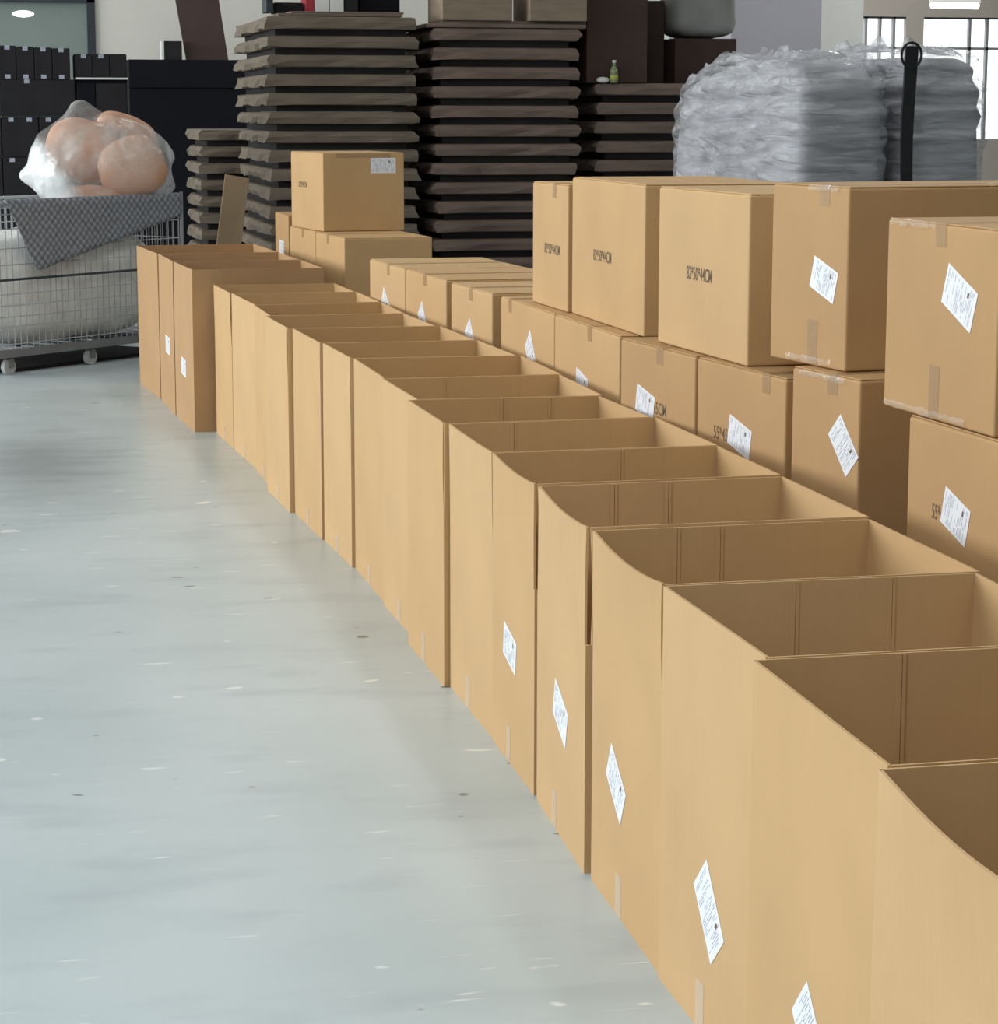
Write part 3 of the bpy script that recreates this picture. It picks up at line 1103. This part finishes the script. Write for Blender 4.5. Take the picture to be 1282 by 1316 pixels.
KS = 0.90                                                          # the group stands 1.9 m nearer than the navy cartons' wall zone
ZS = lambda z: 0 if z <= 0 else 1.60485 - KS * (1.60485 - z)
gB = 'black cartons at the back left'
by = 17.1
for k in range(5):
    x0 = 0.13 + k * 0.1375 + (0.004 if k else 0)
    labelled_black(x0 * KS, (x0 + 0.134) * KS, by, ZS(1.862), ZS(2.125 - k * 0.006), 'small upright black carton in the top row, %s' % (
        'cut by the left edge of the photo', 'first whole one from the left edge', 'second whole one from the left edge', 'third whole one from the left edge', 'beside the lower trio')[k], gB, ((0.5, 0.94), (0.5, 0.08)))
for k in range(3):
    x0 = 0.858 + k * 0.134
    labelled_black(x0 * KS, (x0 + 0.131) * KS, by, ZS(1.8775), ZS(2.06), '%s of the three low black cartons on the pale board' % ('leftmost', 'middle one', 'rightmost')[k], gB, ((0.5, 0.9),) if k < 2 else ())
labelled_black(-0.30 * KS, 0.275 * KS, by, ZS(1.574), ZS(1.8605), 'wide black carton cut by the left photo edge, second row', gB, ())
labelled_black(0.282 * KS, 0.850 * KS, by, ZS(1.574), ZS(1.8605), 'wide plain black carton under the small upright ones', gB, ((0.35, 0.95),))
for r, (z0, z1) in enumerate(((1.262, 1.572), (0.948, 1.2605), (0.633, 0.9465), (0.317, 0.6315), (0, 0.3155))):
    names = ('third', 'fourth', 'fifth', 'sixth', 'lowest')[r]
    for k, (x0, x1) in enumerate(((-0.30, 0.274), (0.28, 0.562), (0.568, 0.850))):
        labelled_black(x0 * KS, x1 * KS, by, ZS(z0), ZS(z1), 'black carton in the %s row down at the back left, %s column' % (names, ('left', 'middle', 'right')[k]), gB, ((0.25, 0.93), (0.75, 0.93)) if r in (0, 1) else ())
b = MB()
b.box(0.857 * KS, 1.262 * KS, by - 0.02, by + 0.4, ZS(1.8625), ZS(1.8765), WHITEB)
tag(b.build('pale_board'), 'thin pale board under the three low black cartons', 'board')
t_ = thing('navy_cabinet', 'dark navy cabinet under the pale board at the back left', 'cabinet', (1.058 * KS, by + 0.2, 0))
b = MB()
b.box(-0.178, 0.178, -0.18, 0.2, 0, ZS(1.862), NAVY)
b.build('cabinet_body', t_)
for x0, x1 in ((-0.174, -0.045), (-0.04, 0.174)):
    b = MB()
    b.box(x0, x1, -0.2, -0.1805, 0.04, 1.81, NAVY if x0 < -0.1 else BLACK)
    d_ = b.build('door', t_, bevel=0.003)
    b = MB()
    b.box(x1 - 0.03, x1 - 0.015, -0.212, -0.2005, 0.9, 1.05, DARKRUB)
    b.build('handle', d_)
carton_box('navy_carton', 'large dark navy carton standing lowest in front of the pale wall', 'carton', 1.446, 2.62, 21.6, 22.3, 0, 1.824, NAVY, 'navy cartons by the wall')
carton_box('navy_carton', 'flat dark navy carton lying on the large navy one', 'carton', 1.446, 2.62, 21.58, 22.3, 1.826, 2.075, NAVY, 'navy cartons by the wall')
t_ = thing('dark_box', 'small dark box with a white edge beside the tilted dark board', 'box', (1.838, 21.75, 2.0765))
b = MB()
b.box(-0.07, 0.09, -0.1, 0.1, 0, 0.165, BLACK)
b.build('box_body', t_, bevel=0.003)
b = MB()
b.box(-0.092, -0.0705, -0.1, 0.1, 0, 0.163, WHITEB)
b.build('side_board', t_)
t_ = thing('dark_board', 'tall tilted dark brown board standing on the navy cartons', 'board', (2.16, 21.72, 2.0765))
b = MB()
b.hexa([(-0.19, -0.015, 0), (0.19, -0.015, 0.0), (0.19, 0.015, 0.0), (-0.19, 0.015, 0)],
       [(-0.29, 0.16, 0.72), (0.10, 0.16, 0.76), (0.10, 0.19, 0.76), (-0.29, 0.19, 0.72)], BROWN)
b.build('board_sheet', t_)

# ------------------------------------------------------------------ wire cage trolley
TD = math.atan2(0.694, 0.720)
tr = thing('cage_trolley', 'wire cage trolley on castors holding a grey sack and a clear bag', 'trolley', (0.19, 14.775, 0), TD)
X0, X1, DY, ZB, ZT = -0.10, 1.67, 0.74, 0.13, 1.055


def wire_panel(p, q, z0, z1, hz, step=0.052):
    b = MB()
    p, q = Vector(p), Vector(q)
    L = (q - p).length
    d = (q - p) / L
    n = int(L / step)
    for i in range(n + 1):
        a = p + d * (L * i / n)
        b.tube((a.x, a.y, z0), (a.x, a.y, z1), 0.0034, STEEL, 5)
    for z in hz:
        b.tube((p.x, p.y, z), (q.x, q.y, z), 0.0035, STEEL, 5)
    return b.build('wire_panel', tr)


HZ = (0.19, 0.30, 0.36, 0.43, 0.50, 0.68, 0.78, 0.90, 0.99)
wire_panel((X0 + .03, 0), (X1 - .03, 0), ZB + .03, ZT, HZ)
wire_panel((X0 + .03, DY), (X1 - .03, DY), ZB + .03, ZT, HZ)
wire_panel((X0, .03), (X0, DY - .03), ZB + .03, ZT, HZ)
wire_panel((X1, .03), (X1, DY - .03), ZB + .03, ZT, HZ)
for z, r, nm, m in ((ZT, 0.011, 'top_rail', STEEL), (0.588, 0.008, 'middle_rail', DARKRUB)):
    b = MB()
    c = [(X0, 0, z), (X1, 0, z), (X1, DY, z), (X0, DY, z), (X0, 0, z)]
    b.path(c, r, m, 8)
    b.build(nm, tr)
for x in (X0, X1):
    for y in (0, DY):
        b = MB()
        b.tube((x, y, ZB), (x, y, ZT + 0.03), 0.012, STEEL, 8)
        b.build('corner_post', tr)
b = MB()
b.box(X0 - .01, X1 + .01, -0.012, 0.03, ZB - 0.02, ZB + 0.028, PAINTED)
b.box(X0 - .01, X1 + .01, DY - 0.03, DY + 0.012, ZB - 0.02, ZB + 0.028, PAINTED)
b.box(X0 - .01, X0 + .03, 0.03, DY - 0.03, ZB - 0.02, ZB + 0.028, PAINTED)
b.box(X1 - .03, X1 + .01, 0.03, DY - 0.03, ZB - 0.02, ZB + 0.028, PAINTED)
for k in range(9):
    x = X0 + 0.2 + k * 0.18
    b.box(x - 0.01, x + 0.01, 0.03, DY - 0.03, ZB + 0.008, ZB + 0.02, PAINTED)
b.build('base_frame', tr)
for x in (X0 + 0.17, 0.80, X1 - 0.12):
    for y in (0.03, DY - 0.05):
        cs = MB()
        cs.box(x - 0.04, x + 0.04, y - 0.035, y + 0.035, ZB - 0.027, ZB - 0.0205, DARKRUB)
        cs.box(x - 0.03, x + 0.015, y - 0.022, y - 0.017, 0.045, ZB - 0.027, PAINTED)
        cs.box(x - 0.03, x + 0.015, y + 0.017, y + 0.022, 0.045, ZB - 0.027, PAINTED)
        f = cs.build('castor_fork', tr)
        b = MB()
        b.tube((x - 0.015, y - 0.015, 0.05), (x - 0.015, y + 0.015, 0.05), 0.05, RUBBER, 18)
        b.build('wheel', f)

TM = Matrix.Translation((0.19, 14.775, 0)) @ Matrix.Rotation(TD, 4, 'Z')


def in_trolley(o, x, y, z):
    p = TM @ Vector((x, y, z))
    o.location = p
    o.rotation_euler = (0, 0, TD)
    return o


s_ = tag(blob('grey_woven_sack', SACKCLOTH, 0.82, 0.335, 0.36, 0.035, 4, 2, 3.4, 30), 'bulky pale grey woven sack seen through the wires of the cage trolley', 'sack')
in_trolley(s_, 0.785, 0.37, ZB + 0.030)

sb = MB()  # dark slab added to stand for the shade beneath the trolley
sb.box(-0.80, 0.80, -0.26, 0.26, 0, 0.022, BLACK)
o = tag(sb.build('shade_sheet', bevel=0.003), 'flat dark sheet standing in for the shade under the cage trolley', 'sheet')
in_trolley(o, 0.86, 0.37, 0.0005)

# grey quilted blanket hung over the front rail
ns, nt_ = 48, 16
vs, fs, uvs = [], [], []
def drop(s):
    if s < 0.27:
        return 0.03 + (0.46 - 0.03) * max(0, (s - 0.03)) / 0.24
    return 0.46 + (0.16 - 0.46) * (s - 0.27) / (1.64 - 0.27)
for i in range(ns + 1):
    s = 0.03 + (1.64 - 0.03) * i / ns
    d = drop(s)
    for j in range(nt_ + 1):
        u = -0.16 + (0.16 + d) * j / nt_                             # path length from behind the rail
        wv = 0.012 * math.sin(s * 9 + u * 5) * max(0, u) / 0.3
        if u < -0.02:
            y, z = 0.03 + (-0.02 - u) * 0.9, ZT + 0.018 - (-0.02 - u) * 0.35
        elif u < 0.02:
            a = (u + 0.02) / 0.04 * PI
            y, z = 0.008 + 0.022 * math.cos(a), ZT + 0.018 + 0.004 * math.sin(a)
        else:
            y, z = -0.020 - abs(wv) - 0.006, ZT + 0.018 - (u - 0.02)
        vs.append((s, y, z))
        uvs.append((s, u))
W = nt_ + 1
for i in range(ns):
    for j in range(nt_):
        fs.append((i * W + j, i * W + j + 1, (i + 1) * W + j + 1, (i + 1) * W + j))
b = MB()
b.add(vs, fs, QUILT)
bl = tag(b.build('quilted_blanket', None, True), 'dark grey quilted blanket hung over the front rail of the cage trolley', 'blanket')
ul = bl.data.uv_layers.new(name='UVMap')
for p in bl.data.polygons:
    for li in p.loop_indices:
        ul.data[li].uv = uvs[bl.data.loops[li].vertex_index]
md = bl.modifiers.new('thickness', 'SOLIDIFY')
md.thickness = 0.007
md.offset = 0
in_trolley(bl, 0, 0, 0)

# clear bag with tan cushions, heaped on the sack
def wpt(x, y, z):
    return Vector((x, y, z))


cush = [  # world centre, half sizes, tilt
    ((0.755, 15.98, 1.355), (0.250, 0.13, 0.205), 0.30, 'tan round cushion on the left inside the clear bag'),
    ((1.062, 15.74, 1.250), (0.222, 0.11, 0.200), -0.35, 'largest tan round cushion on the right inside the clear bag'),
    ((0.790, 15.72, 1.040), (0.210, 0.12, 0.100), 0.0, 'tan cushion lowest in the clear bag behind the blanket'),
    ((1.060, 16.12, 1.480), (0.210, 0.12, 0.110), 0.40, 'tan cushion at the top back of the clear bag')]
for k, (c, h, tl, lb) in enumerate(cush):
    o = tag(blob('round_cushion', TAN, h[0], h[1], h[2], 0.012, 6, 20 + k, 2.4, 18, flat=False), lb, 'cushion', 'tan cushions in the clear bag')
    o.location = c
    o.rotation_euler = (0, tl, 0)


def bag_shape(v):
    # ears of the bag: a peak at the top left, a twisted corner low at the left, a tip at the right
    for dx, dz, amt, pw in ((-0.30, 0.95, 0.095, 45), (-0.97, -0.22, 0.085, 70), (0.95, 0.30, 0.04, 60), (0.97, -0.25, 0.04, 60)):
        q = Vector((v.x / 0.455, v.y / 0.38, v.z / 0.355))
        t = Vector((dx, -0.1, dz)).normalized()
        k = max(0.0, q.normalized().dot(t)) ** pw
        v = v * (1 + amt / max(0.15, v.length) * k)
    return v


o = tag(blob('clear_bag', BAG, 0.462, 0.41, 0.350, 0.022, 5, 6, 2.25, 64, flat=False, extra=bag_shape), 'large clear plastic bag heaped with tan cushions on the trolley', 'bag')
o.location = (0.865, 15.93, 1.245)
o.rotation_euler = (0, R(4), 0)

# ------------------------------------------------------------------ film-wrapped bundles on the right
def wrapped(name, label, x0, x1, y0, y1, h, seed, group, far_round):
    cx, cy = (x0 + x1) / 2, (y0 + y1) / 2
    root = thing(name, label, 'bundle', (cx, cy, 0), 0, group)
    hx, hy, hz = (x1 - x0) / 2, (y1 - y0) / 2, h / 2
    def ex(v):
        if far_round:
            f = max(0.0, (v.y / hy + 0.2) / 1.2)
            if v.z > 0:
                v.z *= 1 - 0.09 * f * f
        z = v.z + hz
        lay = 0.018 * math.sin(z * 2 * PI / 0.115 + 1.5 * noise.noise(Vector((v.x * 2, v.y * 2, seed))))
        r = Vector((v.x, v.y, 0))
        if r.length > 0:
            v = v + r.normalized() * lay * (1 if abs(v.z) < hz * 0.95 else 0)
        return v
    o = blob('goods', WRAPPED, hx - 0.03, hy - 0.03, hz - 0.02, 0.012, 5, seed, 9.0, 44, root, True, ex)
    def ex2(v):
        v = ex(v)
        if v.z > hz * 0.85:
            v.z += 0.06 * max(0, noise.fractal(Vector((v.x * 9, v.y * 9, seed)), 1, 2, 3)) + 0.09 * max(0, noise.noise(Vector((v.x * 13, v.y * 8, seed + 4))) - 0.15)
        return v
    o2 = blob('plastic_film', WRAP, hx, hy, hz, 0.02, 1.6, seed + 2, 8.0, 100, root, True, ex2, (0, 0, 0), 4.5)
    return root


wrapped('wrapped_bundle', 'long bundle wrapped in clear film, left of the black strap', 3.64, 4.15, 10.2, 12.2, 1.90, 1, 'film wrapped bundles', True)
wrapped('wrapped_bundle', 'bundle wrapped in clear film, right of the black strap', 4.19, 4.64, 10.24, 11.7, 1.93, 5, 'film wrapped bundles', False)
t_ = thing('black_strap', 'black webbing strap with a loop hanging down between the wrapped bundles', 'strap', (4.17, 10.13, 0))
b = MB()
n = 14
for i in range(n):
    z0, z1 = 1.905 * i / n, 1.905 * (i + 1) / n
    w = 0.020 + 0.010 * (i / n)
    w2 = 0.020 + 0.010 * ((i + 1) / n)
    o0, o1 = 0.006 * math.sin(i), 0.006 * math.sin(i + 1)
    b.hexa([(-w + o0, -0.01, z0), (w + o0, -0.01, z0), (w + o0, 0.006, z0), (-w + o0, 0.006, z0)],
           [(-w2 + o1, -0.01, z1), (w2 + o1, -0.01, z1), (w2 + o1, 0.006, z1), (-w2 + o1, 0.006, z1)], STRAP)
b.build('webbing', t_)
b = MB()
pts = []
for i in range(29):
    a = -0.6 * PI + 2.2 * PI * i / 28
    a = 2 * PI * i / 28
    pts.append((0.048 * math.cos(a), -0.016, 1.865 + 0.055 * math.sin(a)))
b.path(pts, 0.006, STRAP, 6)
b.build('loop', t_)
